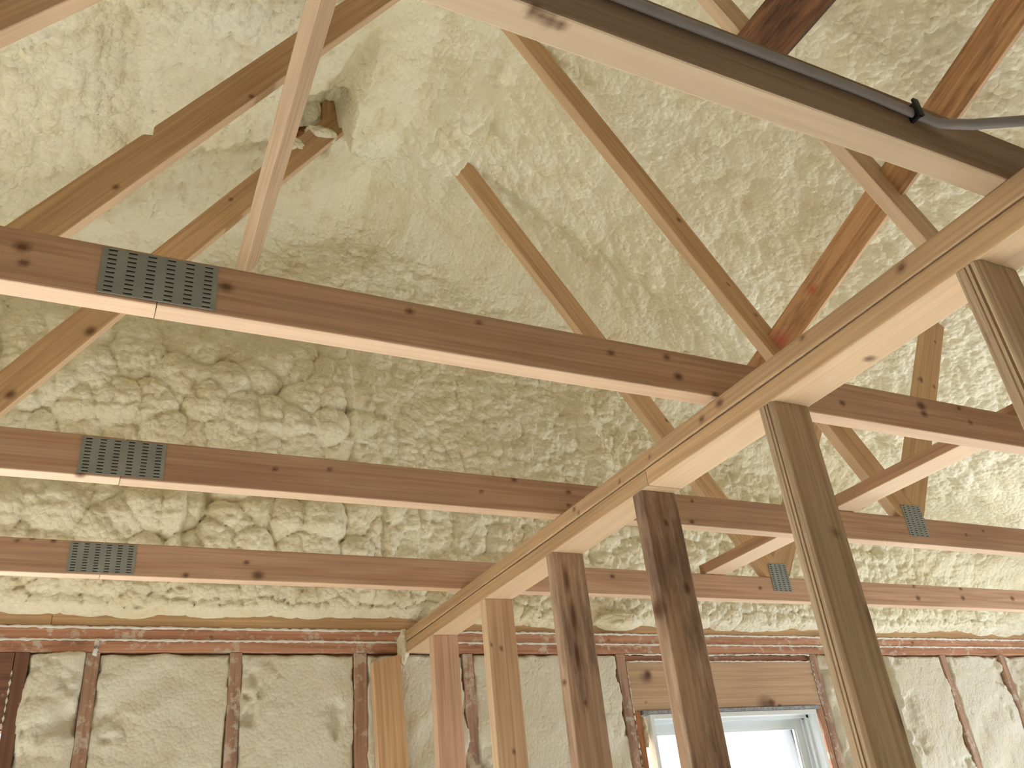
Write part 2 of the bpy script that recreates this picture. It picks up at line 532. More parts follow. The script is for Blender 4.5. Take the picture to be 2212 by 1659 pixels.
def roof_base(x):
    d = np.abs(x - RX)
    z = RZ - 0.525 * np.minimum(d, 2.1) - 0.46 * np.maximum(d - 2.1, 0)
    return z - 0.05 * np.exp(-(d / 0.12) ** 2) * 0 - 0.03 * np.exp(-(d / 0.25) ** 2)


def roof(x, y):
    bay = (y - 0.4606) / 0.634
    fb = np.abs(bay - np.round(bay)) * 0.634           # distance to nearest truss line
    amt = 0.65 + 0.7 * fbm(x, y, 0.9, 40, 2)
    left = sstep(1.0, 0.3, x)
    ru = (x * 0.8 + y * 0.6); rv = (-x * 0.6 + y * 0.8)          # the spray gun swept obliquely over the right slope
    big = lumps(x, y, 0.15, 3, 1.0, 0.3, 0.2) * 0.060 * amt
    mid = lumps(x, y, 0.060, 31, 0.8, 0.3, 0.2) * 0.055 * left + lumps(ru, rv, 0.050, 33, 2.4, 0.3, 0.05) * 0.034 * (1 - left) * (0.5 + fbm(x, y, 0.4, 35, 2))
    tiny = lumps(x, y, 0.030, 51, 1.0, 0.3, 0.25) * 0.016
    h = big * (0.45 + 0.85 * left) + mid + tiny + 0.07 * (fbm(ru, rv * 1.6, 0.55, 77, 4) - 0.45) - 0.035
    h = h - 0.018 * np.exp(-(fb / 0.06) ** 2) * (-1)
    # the sagging blob on the ridge, and the torn hollow beside it
    bx = (x - 0.925) / 0.275; by = np.where(y > 2.2, (y - 2.2) / 0.25, 0)
    e = (np.abs(bx) ** 2.6 + np.abs(by) ** 2.6) ** (1 / 2.6) + 0.30 * (fbm(x, y, 0.08, 5, 3) - 0.45)
    rimr = np.clip(1.25 - np.clip(bx, 0, 2) * 0.5, 0.4, 1)           # it melts into the right slope
    blob = sstep(1.02, 0.88, e) * sstep(1.80, 2.16, y)
    h = h + 0.13 * blob * rimr + blob * (0.042 * lumps(x, y, 0.060, 91, 1.0, 0.3, 0.3) + 0.03 * (fbm(x, y, 0.2, 95, 3) - 0.45))
    tear = sstep(0.665, 0.645, x + 0.02 * (fbm(x, y, 0.05, 8, 2) - 0.45)) * sstep(0.46, 0.52, x) * sstep(2.16, 2.22, y) * sstep(2.56, 2.5, y)
    z = roof_base(x) - h
    z = z + tear * 0.16
    return z


xs = steps((-3.3, -0.6, 0.06), (-0.6, 3.7, 0.0070), (3.7, 5.1, 0.03))
ys = steps((-3.75, 0.3, 0.07), (0.3, 3.0, 0.0070))
me = grid_mesh('ceiling', xs, ys, lambda a, b: (a, b, roof(a, b)), flip=True)
ceil = tag(link('ceiling', me, M['foam']), 'cream spray foam covering both slopes of the roof', None, None, 'structure')


def gable(x, z):
    amt = 0.6 + 0.8 * fbm(x, z, 0.8, 140, 2)
    low = sstep(3.75, 3.3, z)
    lft = sstep(1.15, 0.75, x)
    big = lumps(x, z, 0.13, 103, 0.9, 0.22, 0.09) * 0.085 * amt * (0.28 + 0.85 * lft * low + 0.45 * sstep(3.1, 2.8, z))
    mid = lumps(x, z, 0.062, 121, 0.9, 0.3, 0.07) * 0.029 * (0.6 + 0.5 * low)
    sm = lumps(x, z, 0.034, 131, 1.0, 0.3, 0.10) * 0.013
    tiny = lumps(x, z, 0.020, 151, 1.0) * 0.006
    h = big + mid + sm + tiny + 0.07 * (fbm(x, z, 0.6, 177, 4) - 0.45)
    # raised field sprayed from the left ends in a lip
    wob = 0.10 * (fbm(x, z, 0.16, 9, 3) - 0.45)
    h = h + 0.030 * sstep(0.875, 0.855, x + wob) * sstep(3.60, 3.45, z) * sstep(3.05, 3.15, z)
    h = h - 0.028 * np.exp(-((x - 0.975 + wob * 0.3) / 0.014) ** 2) * sstep(2.95, 2.85, z)
    h = h - 0.022 * np.exp(-((x - 0.285 + wob * 0.3) / 0.016) ** 2) * sstep(2.95, 2.85, z)
    h = h + 0.04 * sstep(0.285, 0.265, x + wob * 0.3) * sstep(2.9, 2.8, z)
    h = h + 0.04 * np.exp(-((x - 2.0 + 0.3 * (z - 3.2)) / 0.05) ** 2) * sstep(3.55, 3.4, z) * sstep(3.0, 3.2, z)
    # swollen lower edge
    zb = 2.480 + 0.030 * (fbm(x, x * 0.3 + 7, 0.33, 61, 4) - 0.45) * 2 - 0.022 * lumps(x, x * 0 + 0.3, 0.11, 63)
    h = h + (0.015 + 0.055 * lumps(x, z, 0.075, 75, 1.2)) * np.exp(-((z - zb - 0.05) / 0.09) ** 2) * (0.4 + fbm(x, z, 0.3, 71, 3))
    s = np.sqrt(np.clip((z - zb) / 0.022, 0, 1))
    h = h - 0.095
    # the corner with the roof is filled with a soft fillet
    cz = roof_base(x) - z
    h = h + 0.25 * np.clip(1 - cz / 0.28, 0, 1) ** 2
    s2 = np.clip((z - zb) / 0.30, 0, 1)
    return FOAMG + 0.02 - 0.052 * s - (h + 0.012) * s2 - 0.035 * lumps(x, z * 1.2, 0.055, 79, 1.2, 0.3, 0.3) * s * (1 - 0.7 * s2)


xs = steps((-3.2, -0.6, 0.06), (-0.6, 2.6, 0.0070), (2.6, 4.75, 0.009), (4.75, 5.0, 0.05))
zs = np.linspace(0, 1, 240)


def gable_fn(a, b):
    z0 = 2.42
    z = z0 + (roof_base(a) + 0.05 - z0) * b
    return a, gable(a, z), z


# constant vertical pitch near the eave matters, so use z rows directly and let the roof mesh cover the excess
zs = steps((2.425, 3.7, 0.0070), (3.7, 4.62, 0.009))
me = grid_mesh('wall_gable', xs, zs, lambda a, b: (a, gable(a, b), b), keep=lambda a, b: b < roof_base(a) + 0.06)
tag(link('wall_gable', me, M['foam']), 'bulging cream spray foam over the gable end above the wall plates', None, None, 'structure')

# studs and window of the gable-side wall (x ranges of solid timber)
STUDS = [(-0.137, -0.099), (0.049, 0.087), (0.464, 0.502), (0.870, 0.915), (1.272, 1.310), (1.925, 1.964), (2.936, 2.976), (3.385, 3.423), (3.783, 3.821), (4.222, 4.260), (4.63, 4.668)]
STUDS_OFF = [(-0.55, -0.512), (-0.95, -0.912), (-1.36, -1.322), (-1.77, -1.732), (-2.18, -2.142), (-2.6, -2.562)]
OPEN = (2.018, 2.905, 0.95, 2.143)


def wallfoam(x, z):
    d = np.full(x.shape, 9.0)
    for a, b in STUDS + STUDS_OFF:
        d = np.minimum(d, np.maximum(np.maximum(a - x, x - b), -0.03))
    rag = (fbm(x, z, 0.06, 211, 4) - 0.47) * 0.05
    smear = sstep(0.50, 0.60, fbm(x, z, 0.10, 222, 5))
    inside = sstep(0.006, -0.004, d + rag * 0.55)            # 1 over the stud face
    pits = sstep(0.52, 0.70, fbm(x, z, 0.09, 230, 4)) * 0.022 * sstep(0.16, 0.03, d)
    shave = 0.006 * np.sin((x * 0.9 - z * 1.25) * 24 + 5 * fbm(x, z, 0.3, 240, 2)) * sstep(0.45, 0.6, fbm(x, z, 0.25, 250, 2))
    lump = lumps(x, z, 0.08, 260) * 0.030 * sstep(0.06, 0.02, x) * sstep(-0.12, -0.08, x)
    lump = lump + lumps(x, z, 0.06, 270) * 0.018 * sstep(2.97, 3.02, x) * sstep(3.2, 3.1, x)
    y = 2.890 + pits + shave - lump - 0.008 * fbm(x, z, 0.03, 265, 3)
    # ragged top against the plate
    top = sstep(2.350, 2.366, z + 0.02 * (fbm(x, z, 0.05, 280, 3) - 0.45))
    bury = np.maximum(inside * (1 - 0.75 * smear), top)
    return y + 0.03 * bury


xs = steps((-3.05, -0.5, 0.05), (-0.5, 4.75, 0.0065), (4.75, 4.95, 0.05))
zs = steps((0.04, 1.75, 0.06), (1.75, 2.375, 0.0065))
me = grid_mesh('wall_foam_bays', xs, zs, lambda a, b: (a, wallfoam(a, b), b),
               keep=lambda a, b: ~(((a > 1.955) & (a < 2.945) & (b > OPEN[2] - 0.02) & (b < 2.36)) | ((a < -0.13) & (a > -1.05) & (b > 0.9))))
me.name = 'wall_far'
tag(link('wall_far', me, M['foamwall']), 'trimmed cream foam filling the stud bays below the wall plates', None, None, 'structure')
# sheathing outside the studs, with the window hole
boxes('wall_sheathing', [(XL - 0.15, -1.03, 2.99, 3.05, 0, 2.44), (-1.03, -0.14, 2.99, 3.05, 0, 0.93), (-1.03, -0.14, 2.99, 3.05, 2.165, 2.44), (-0.14, 1.96, 2.99, 3.05, 0, 2.44), (2.955, XR + 0.15, 2.99, 3.05, 0, 2.44), (1.96, 2.955, 2.99, 3.05, 0, 0.93), (1.96, 2.955, 2.99, 3.05, 2.15, 2.44),
                         (XL - 0.15, XR + 0.15, 3.0, 3.05, 2.44, 4.9)], M['drywall']).name = 'wall_far_outer'
tag(bpy.data.objects['wall_far_outer'], 'sheathing outside the far wall', None, None, 'structure')


def side_wall(name, axis, at, lo, hi, wins, label):
    """pale wall with real openings; z of the openings 0.75..2.15"""
    L = []
    t = 0.12 if at > 0 else -0.12
    e = sorted([lo] + [q for w in wins for q in w] + [hi])
    zt = 2.62 if axis == 'x' else 2.44
    segs = [(e[i], e[i + 1], (i % 2) == 1) for i in range(len(e) - 1)]
    for a, b, hole in segs:
        for z0, z1 in ([(0, 0.75), (2.15, zt)] if hole else [(0, zt)]):
            u0, u1 = min(at, at + t), max(at, at + t)
            L.append((u0, u1, a, b, z0, z1) if axis == 'x' else (a, b, u0, u1, z0, z1))
    o = boxes(name, L, M['drywall'])
    return tag(o, label, None, None, 'structure')


side_wall('wall_left', 'x', XL, YB, 3.0, WIN_L, 'board-clad left wall with a window opening')
side_wall('wall_right', 'x', XR, YB, 3.0, WIN_R, 'board-clad right wall with a window opening')
side_wall('wall_back', 'y', YB, XL, XR, WIN_B, 'board-clad wall behind the viewer')
v = [(XL, YB, 2.44), (XR, YB, 2.44), (XR, YB, 2.6), (RX, YB, 4.8), (XL, YB, 2.6)]
tag(link('wall_back_gable', mesh_from('wall_back_gable', v + [(a, b - 0.1, c) for a, b, c in v], [(0, 1, 2, 3, 4), (9, 8, 7, 6, 5), (0, 5, 6, 1), (1, 6, 7, 2), (2, 7, 8, 3), (3, 8, 9, 4), (4, 9, 5, 0)]), M['drywall']),
    'gable above the wall behind the viewer', None, None, 'structure')
# roof deck above the foam
dv, df = [], []
for sx in (-1, 1):
    b = len(dv)
    x0, z0, x1, z1 = RX, 4.95, (RX + sx * 4.35), 2.72
    for y in (YB - 0.2, 3.1):
        dv += [(x0, y, z0), (x1, y, z1), (x1, y, z1 + 0.03), (x0, y, z0 + 0.03)]
    df += [(b, b + 1, b + 5, b + 4), (b + 3, b + 7, b + 6, b + 2), (b, b + 4, b + 7, b + 3), (b + 1, b + 2, b + 6, b + 5), (b, b + 3, b + 2, b + 1), (b + 4, b + 5, b + 6, b + 7)]
tag(link('ceiling_deck', mesh_from('ceiling_deck', dv, df), M['pine']), 'roof deck above the foam', None, None, 'structure')
tag(box('floor', XL - 0.1, XR + 0.1, YB - 0.1, 3.05, -0.05, 0.0, M['floor']), 'pale plywood floor', None, None, 'structure')

# ------------------------------------------------------------------ far wall timber
WY = YF
def wall_board(name, x0, x1, z0, z1, mat, depth=0.089, y=WY, **k):
    """board standing in the wall plane, long axis along x if wider than tall"""
    yc = y + depth / 2
    if (x1 - x0) > (z1 - z0):
        return board(name, (x0, yc, (z0 + z1) / 2), (x1, yc, (z0 + z1) / 2), (0, 0, 1), z1 - z0, depth, mat, **k)
    return board(name, ((x0 + x1) / 2, yc, z0), ((x0 + x1) / 2, yc, z1), (1, 0, 0), x1 - x0, depth, mat, **k)


tag(wall_board('top_plate', XL, XR, 2.4005, 2.4365, M['redplate'], knots=[((3.62, WY, 2.42), .008), ((1.9, WY, 2.415), .006), ((0.4, WY, 2.41), .006), ((3.2, WY, 2.425), .005)]),
    'reddish upper wall plate along the far wall, between the two white sealant lines', 'wall plate', 'far wall plates')
tag(wall_board('top_plate', XL, XR, 2.3635, 2.3985, M['redplate']),
    'reddish lower wall plate along the far wall, under the second sealant line', 'wall plate', 'far wall plates')
stud_labels = [
    'wall stud at the left edge of the photo, beside the dark header',
    'smeared wall stud left of the first foam bay, second from the left edge',
    'foam-flecked wall stud between two diagonally scraped foam bays',
    'wall stud just left of the tilted loose board',
    'wall stud seen behind the first two partition studs',
    'king stud on the left side of the window header',
    'king stud on the right side of the window header',
    'wall stud hidden behind the grooved partition stud',
    'wall stud showing as a brown stripe right of the grooved partition stud',
    'dark jagged wall stud nearest the right edge of the photo',
    'wall stud beyond the right edge']
for i, (a, b) in enumerate(STUDS):
    if i == 10: continue
    if i in (7,):
        continue
    tag(wall_board('wall_stud', a, b, 0.04, 2.362, M['wallstud'] if i else M['darkheader']), stud_labels[i], 'stud', 'far wall studs')
tag(wall_board('header', -1.05, -0.139, 2.165, 2.362, M['darkheader']), 'dark brown header board at the far left below the wall plates', 'header')
tag(box('tilted_block', 0, 0.01, 0, 0.01, 0, 0.01, M['pine']), 'x', 'x')
bpy.data.objects.remove(bpy.data.objects['tilted_block'])
tag(board('loose_board', (1.012, WY - 0.022, 1.45), (0.972, WY - 0.022, 2.337), (1, 0, 0), 0.100, 0.036, M['pine_gold'], skew=(0, 0.022)),
    'tilted orange offcut board standing against the wall left of the partition', 'board')

# ---- window
tag(wall_board('header', 1.966, 2.934, 2.150, 2.332, M['header'], y=WY + 0.002, knots=[((2.06, WY, 2.285), .020, 1.0), ((2.03, WY, 2.18), .004, 2), ((2.66, WY, 2.165), .018, 1.3), ((2.70, WY, 2.153), .007, 2)]),
    'wide knotty header board above the window', 'header')
tag(wall_board('filler_strip', 1.966, 2.934, 2.3345, 2.3595, M['redplate'], y=WY + 0.012), 'thin recessed filler strip between the wall plates and the window header', 'board')
tag(wall_board('jack_stud', 1.966, 1.998, 0.95, 2.148, M['brown'], y=WY + 0.001), 'short jack stud under the header left of the window, gap beside the frame', 'stud')
tag(wall_board('jack_stud', 2.908, 2.934, 0.95, 2.148, M['redplate'], y=WY + 0.001), 'short jack stud under the header right of the window', 'stud')
wnd = thing('window_1', (2.46, WY + 0.05, 0.97), None, None); wnd['kind'] = 'structure'
wnd['label'] = 'white vinyl window in the far wall under the header'
FX0, FX1, FZ0, FZ1 = 2.034, 2.890, 0.98, 2.134
FY0, FY1 = WY - 0.004, WY + 0.10
boxes('window_frame', [(FX0, FX0 + 0.016, FY0, FY1, FZ0, FZ1), (FX1 - 0.016, FX1, FY0, FY1, FZ0, FZ1), (FX0 + 0.016, FX1 - 0.016, FY0, FY1, FZ1 - 0.016, FZ1), (FX0 + 0.016, FX1 - 0.016, FY0, FY1, FZ0, FZ0 + 0.03)], M['vinyl'], wnd)
# parting stops and sash tracks on the jambs
for k, (yy, d) in enumerate([(WY + 0.034, 0.012), (WY + 0.062, 0.014), (WY + 0.088, 0.016)]):
    boxes('jamb_track', [(FX0 + 0.016, FX0 + 0.016 + d, yy, yy + 0.010, FZ0 + 0.03, FZ1 - 0.016), (FX1 - 0.016 - d, FX1 - 0.016, yy, yy + 0.010, FZ0 + 0.03, FZ1 - 0.016),
                         (FX0 + 0.016, FX1 - 0.016, yy, yy + 0.010, FZ1 - 0.016 - d, FZ1 - 0.016)], M['vinyl'], wnd)


def sash(z0, z1, y0, y1, name):
    a, b = FX0 + 0.026, FX1 - 0.026
    w = 0.038
    s = boxes(name, [(a, a + w, y0, y1, z0, z1), (b - w, b, y0, y1, z0, z1), (a + w, b - w, y0, y1, z1 - w, z1), (a + w, b - w, y0, y1, z0, z0 + w)], M['vinyl'], wnd)
    boxes('glazing_bead', [(a + w, a + w + 0.008, y0 + 0.006, y1 - 0.004, z0 + w, z1 - w), (b - w - 0.008, b - w, y0 + 0.006, y1 - 0.004, z0 + w, z1 - w), (a + w + 0.008, b - w - 0.008, y0 + 0.006, y1 - 0.004, z1 - w - 0.008, z1 - w)], M['vinyl'], s)
    box('glass', a + w, b - w, (y0 + y1) / 2, (y0 + y1) / 2 + 0.003, z0 + w, z1 - w, M['glass'], s)
    return s


sash(1.54, FZ1 - 0.020, WY + 0.073, WY + 0.087, 'upper_sash')
sash(FZ0 + 0.03, 1.58, WY + 0.046, WY + 0.060, 'lower_sash')
tag(box('window_flashing', 2.005, 2.915, WY - 0.004, WY + 0.05, 2.1355, 2.149, M['flash']), 'crinkled silver flashing strip along the top of the window', 'flashing')
lump_v = []
me = grid_mesh('foam_dab', np.linspace(0, 1, 14), np.linspace(0, 1, 40), lambda a, b: (2.000 + 0.032 * a * (0.55 + 0.45 * np.sin(b * 3.1)) , WY + 0.03 - 0.03 * np.sin(a * 3.14) * (0.6 + 0.6 * fbm(a, b, 0.2, 3, 3)), 2.02 + 0.11 * b))
dab = link('foam_dab', me, M['foam'])
sm = dab.modifiers.new('thick', 'SOLIDIFY'); sm.thickness = 0.01
tag(dab, 'small yellow dab of foam in the gap left of the window frame', 'foam')

# ---- sealant beads
def bead(pts, label, r=0.0033, jit=0.35):
    return tag(tube('sealant_bead', pts, r, M['bead'], jitter=jit, sub=0.012, seg=8), label, 'sealant', 'white sealant lines on the far wall')


bead([(XL + 0.01, WY - 0.001, 2.4375), (0.3, WY - 0.001, 2.437), (2.0, WY - 0.001, 2.4385), (XR - 0.01, WY - 0.001, 2.4375)], 'long white sealant line on top of the upper far wall plate', 0.0042)
bead([(XL + 0.01, WY - 0.001, 2.3995), (XR - 0.01, WY - 0.001, 2.3995)], 'long white sealant line between the two far wall plates', 0.0036)
bead([(1.968, WY + 0.002, 2.3335), (2.3, WY + 0.002, 2.334), (2.93, WY + 0.002, 2.333)], 'thin white sealant line along the top edge of the window header', 0.0028, 0.5)
bead([(1.966, WY + 0.000, 2.361), (2.45, WY - 0.001, 2.359), (2.60, WY - 0.001, 2.362), (2.932, WY, 2.361)], 'wavy white sealant line above the filler strip over the window', 0.003, 0.5)
bead([(1.965, WY - 0.001, 2.35), (1.965, WY - 0.001, 1.5)], 'vertical white sealant line beside the left king stud of the window', 0.0024, 0.5)
bead([(2.935, WY - 0.001, 2.35), (2.935, WY - 0.001, 1.5)], 'vertical white sealant line beside the right king stud of the window', 0.0024, 0.5)
bead([(-0.138, WY - 0.001, 2.35), (-0.138, WY - 0.001, 1.5)], 'vertical white sealant line on the stud at the left edge', 0.0034, 0.25)
tag(tube('sealant_drip', [(0.071, WY - 0.004, 2.400), (0.074, WY - 0.005, 2.37), (0.070, WY - 0.004, 2.352)], 0.006, M['bead'], jitter=0.3, sub=0.008), 'short drip of white sealant hanging over the lower wall plate at left', 'sealant')

# ------------------------------------------------------------------ trusses
TY = [0.4606, 1.097, 1.731, 2.365]
CT = 0.0381
CH = 0.089
Z0, Z1 = 2.437, 2.526
ZC = (Z0 + Z1) / 2


def kk(lst, y, r=0.0075, el=1.3):
    return [((x, y, z), rr, el) for x, z, rr in [(q + (r,))[:3] if len(q) == 2 else q for q in lst]]


KN = {1: [(-0.133, 2.496, .010), (-0.127, 2.470, .007), (0.137, 2.489, .010), (0.429, 2.506), (0.555, 2.509, .006), (0.821, 2.495), (0.949, 2.508), (0.967, 2.468, .010), (1.048, 2.441), (1.396, 2.473, .008), (1.650, 2.502, .013), (1.65, 2.482, .010), (1.783, 2.515, .007), (1.805, 2.481, .007)],
      2: [(0.348, 2.488, .006), (0.468, 2.500, .006), (0.840, 2.480, .005), (1.080, 2.464, .006), (1.085, 2.500, .007), (-0.027, 2.437, .009), (0.933, 2.520, .008), (1.478, 2.509, .006), (1.463, 2.448, .008), (2.588, 2.484, .006), (2.684, 2.503, .006)],
      3: [(-0.154, 2.517, .006), (-0.121, 2.526, .006), (-0.073, 2.522, .007), (0.249, 2.528, .006), (0.441, 2.453, .015), (0.252, 2.445, .008), (0.408, 2.488, .008), (1.61, 2.499, .009), (2.251, 2.482, .008), (3.083, 2.470, .012), (3.361, 2.479, .012), (3.689, 2.487, .012), (3.367, 2.519, .010), (3.08, 2.519, .008)],
      0: []}
INK = [((0.330, 0.466, 2.437), .006, 1.5), ((0.340, 0.468, 2.437), .004, 3.0), ((0.350, 0.470, 2.437), .005, 2.0), ((0.362, 0.471, 2.437), .004, 2.5)]


def plate_mesh(w, h, cols, rows, sw, sh):
    """toothed connector plate: 1.2 mm steel with columns of punched slots; face towards -Y"""
    v, f, mi = [], [], []
    xs_, zs_ = [0.0], [0.0]
    px = w / cols; pz = h / rows
    for c in range(cols):
        a = c * px + (px - sw) / 2
        xs_ += [a, a + sw]
    xs_.append(w)
    for r in range(rows):
        a = r * pz + (pz - sh) / 2
        zs_ += [a, a + sh]
    zs_.append(h)
    nx, nz = len(xs_), len(zs_)
    for i in range(nx):
        for j in range(nz):
            off = 0.0
            v.append((xs_[i], 0, zs_[j]))
    for i in range(nx - 1):
        for j in range(nz - 1):
            q = (i * nz + j, (i + 1) * nz + j, (i + 1) * nz + j + 1, i * nz + j + 1)
            if i % 2 == 1 and j % 2 == 1:
                b = len(v)
                tilt = 0.0006 if ((i // 2 + j // 2) % 2) else -0.0006
                v += [(v[k][0], 0.0007, v[k][2]) for k in q]
                f.append((b, b + 1, b + 2, b + 3)); mi.append(1)
                for k in range(4):
                    f.append((q[k], q[(k + 1) % 4], b + (k + 1) % 4, b + k)); mi.append(0)
                # the bent-out tooth root, a tiny raised lip along the slot
                b = len(v); x0_, x1_, z0_ = xs_[i], xs_[i + 1], zs_[j + 1]
                v += [(x0_, 0, z0_), (x1_, 0, z0_), (x1_, -0.0009, z0_ + 0.0008), (x0_, -0.0009, z0_ + 0.0008), (x0_, 0, z0_ + 0.0018), (x1_, 0, z0_ + 0.0018)]
                f += [(b, b + 1, b + 2, b + 3), (b + 3, b + 2, b + 5, b + 4)]; mi += [0, 0]
            else:
                f.append(q); mi.append(0)
    # rim back to the wood
    b = len(v)
    v += [(0, 0.0016, 0), (w, 0.0016, 0), (w, 0.0016, h), (0, 0.0016, h)]
    c = [0, (nx - 1) * nz, nx * nz - 1, nz - 1]
    for k in range(4):
        f.append((c[k], b + k, b + (k + 1) % 4, c[(k + 1) % 4])); mi.append(0)
    me = mesh_from('connector_plate', v, f)
    me.polygons.foreach_set('material_index', mi)
    return me


def add_plate(x0, z0, w, h, y, parent, cols, rows, sw, sh):
    me = plate_mesh(w, h, cols, rows, sw, sh)
    o = link('connector_plate', me, [M['zinc'], M['slot']], parent, Matrix.Translation((x0, y - 0.0022, z0)))
    o['label'] = 'galvanised toothed metal plate'
    return o


def web(y, sx, xedge, z_top, mat, parent, knots=None, slope=1.47, zlow=2.5265, name='diagonal_web', nicks=None):
    """web in the truss plane. xedge: its outer edge at z = 2.526; sx=-1 leans towards the ridge from the right, +1 from the left."""
    d = Vector((sx / slope, 0, 1)).normalized()
    nrm = Vector((-d.z, 0, d.x)) * (1 if sx > 0 else -1)       # points to the outer (upper) side
    nrm = nrm if nrm.z > 0 else -nrm
    p = Vector((xedge, y + CT / 2, 2.526)) - nrm * (CH / 2)
    a = p + d * ((zlow + 0.0 - p.z) / d.z); b = p + d * ((z_top - p.z) / d.z)
    hw = CH / 2
    # trim the foot flat on the chord: skew the end
    sk = (nrm.z / d.z) * CH
    return board(name, a, b, nrm, CH, CT, mat, parent, knots=knots, skew=(-sk, 0), nicks=nicks)


truss_info = [
    (0, 'nearest roof truss, broad bottom chord across the top right, grey cable on its face', 'beam', 'beam'),
    (1, 'roof truss whose bottom chord crosses the middle of the photo below the nearest one', 'pine_red', 'grey'),
    (2, 'third roof truss, its bottom chord just below the large middle one', 'pine_red', 'pine'),
    (3, 'farthest open roof truss, bottom chord lowest in the photo, just above the wall plates', 'pine_red', 'pine_pale')]
trusses = []
for i, lab, ml, mr_ in truss_info:
    y = TY[i]
    T = thing('roof_truss', (0.9, y, 2.437), lab, 'truss', 'roof trusses')
    trusses.append(T)
    yc = y + CT / 2
    ks = KN[i]
    split = 0.045
    kl = kk([q for q in ks if q[0] < split], y); kr = kk([q for q in ks if q[0] >= split], y)
    board('bottom_chord', (XL + 0.02, yc, ZC), (split - 0.0007, yc, ZC), (0, 0, 1), CH, CT, M[ml], T, knots=None)
    if i and kl:
        # finer left stretch inside the frame carries the knots
        o = T.children[-1]; bpy.data.objects.remove(o)
        board('bottom_chord', (XL + 0.02, yc, ZC), (split - 0.0007, yc, ZC), (0, 0, 1), CH, CT, M[ml], T, knots=kl)
    if i == 0:
        board('bottom_chord', (split + 0.0007, yc, ZC), (XR - 0.02, yc, ZC), (0, 0, 1), CH, CT, M['beam'], T, knots=INK)
    else:
        board('bottom_chord', (split + 0.0007, yc, ZC), (4.75, yc, ZC), (0, 0, 1), CH, CT, M[ml], T, knots=kr)
    ktl = {2: [((0.242, y, 3.596), .008), ((-0.05, y, 3.176), .008)], 3: [((-0.071, y, 3.16), .015), ((-0.236, y, 2.924), .013), ((0.288, y, 3.77), .008)]}.get(i)
    ktr = {2: [((1.681, y, 3.562), .009), ((1.831, y, 3.323), .006), ((1.827, y, 3.17), .008), ((1.919, y, 3.215), .006)], 3: [((1.224, y, 4.067), .007), ((1.354, y, 3.887), .006), ((1.978, y, 3.14), .007)]}.get(i)
    nk = [((-0.005, y, 3.385), 0.026, 0.020)] if i == 2 else None
    web(y, 1, {1: -0.590, 2: -0.569, 3: -0.590, 0: -0.585}[i], 4.47, M['pine_gold' if i != 1 else 'pine'], T, ktl, slope={1: 1.45, 2: 1.50, 3: 1.468, 0: 1.47}[i], nicks=nk)
    web(y, -1, {1: 2.430, 2: 2.414, 3: 2.408, 0: 2.41}[i], 4.47, M['pine_gold' if i != 1 else 'pine_pale'], T, ktr, slope={1: 1.37, 2: 1.475, 3: 1.467, 0: 1.47}[i])
    # short outer webs
    for sx, xe in ((1, 2.410), (-1, -0.585)):
        d = Vector((sx / 1.62, 0, 1)).normalized(); nrm = Vector((d.z, 0, -d.x)) * sx
        p = Vector((xe, yc + 0.0002, 2.526)) - nrm * (CH / 2)
        a = p + d * ((2.560 - p.z) / d.z); b = p + d * ((3.62 - p.z) / d.z)
        board('short_web', a, b, nrm, CH, CT, M['pine_gold'], T, knots=[((2.66, y, 3.083), .011), ((2.72, y, 3.063), .007), ((2.831, y, 3.28), .006), ((2.58, y, 2.76), .010)] if (sx > 0 and i > 1) else None)
    if i:
        add_plate(-0.034, 2.4425, 0.158, 0.078, y, T, 6, 10 if i == 1 else 11, 0.0115, 0.0030)
    else:
        pass
    zb = {1: 2.463, 2: 2.463, 3: 2.473, 0: 2.463}[i]
    add_plate(2.3165, zb, 0.088, 0.105, y, T, 4, 14, 0.010, 0.0032)

# gable truss standing on the far wall: only its bottom chord shows, under the foam
T = thing('gable_truss', (0.9, WY + 0.001, 2.44), 'orange end truss chord lying on the far wall plates under the foam edge', 'truss')
board('bottom_chord', (XL + 0.02, WY + 0.02, 2.4835), (-0.059, WY + 0.02, 2.4835), (0, 0, 1), 0.085, CT, M['pine_gold'], T)
board('bottom_chord', (-0.0575, WY + 0.02, 2.4835), (XR - 0.02, WY + 0.02, 2.4835), (0, 0, 1), 0.085, CT, M['pine_gold'], T)

# ------------------------------------------------------------------ lateral braces
# under the left webs
S0, S1 = Vector((0.385, 2.58, 3.655)), Vector((0.27, -0.4, 3.46))
plane_w = Vector((1 / 1.47, 0, 1)).normalized()     # direction up the left webs
tag(board('web_brace', S0, S1, plane_w, CH, CT, M['pine_pale']), 'pale brace running up the left side, nailed under the left diagonal webs', 'brace', 'long braces across the trusses')
# on the right webs, upper side
pr = Vector((-1 / 1.47, 0, 1)).normalized(); nr = Vector((1, 0, 1 / 1.47)).normalized()
F0 = Vector((1.961 - .149 * (1.66 - 1.90), 1.90, 3.118 + .22 * (1.66 - 1.90))) + nr * 0.021
F1 = Vector((1.961 - .149 * (1.66 + 0.6), -0.6, 3.118 + .22 * (1.66 + 0.6))) + nr * 0.021
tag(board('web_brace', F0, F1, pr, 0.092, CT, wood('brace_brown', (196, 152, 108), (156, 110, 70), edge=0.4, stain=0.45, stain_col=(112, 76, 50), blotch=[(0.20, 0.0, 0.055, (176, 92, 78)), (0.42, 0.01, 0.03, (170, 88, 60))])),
    'reddish brown brace behind the right diagonal webs, rising to the upper right corner', 'brace', 'long braces across the trusses')
I0 = Vector((1.480, 1.135, 3.590)) + nr * 0.019
I1 = Vector((1.480, -0.5, 3.590)) + nr * 0.019
tag(board('web_brace', I0, I1, pr, 0.14, CT, M['charred']), 'wide dark brown brace at the top edge of the photo, above the nearest truss chord', 'brace', 'long braces across the trusses')
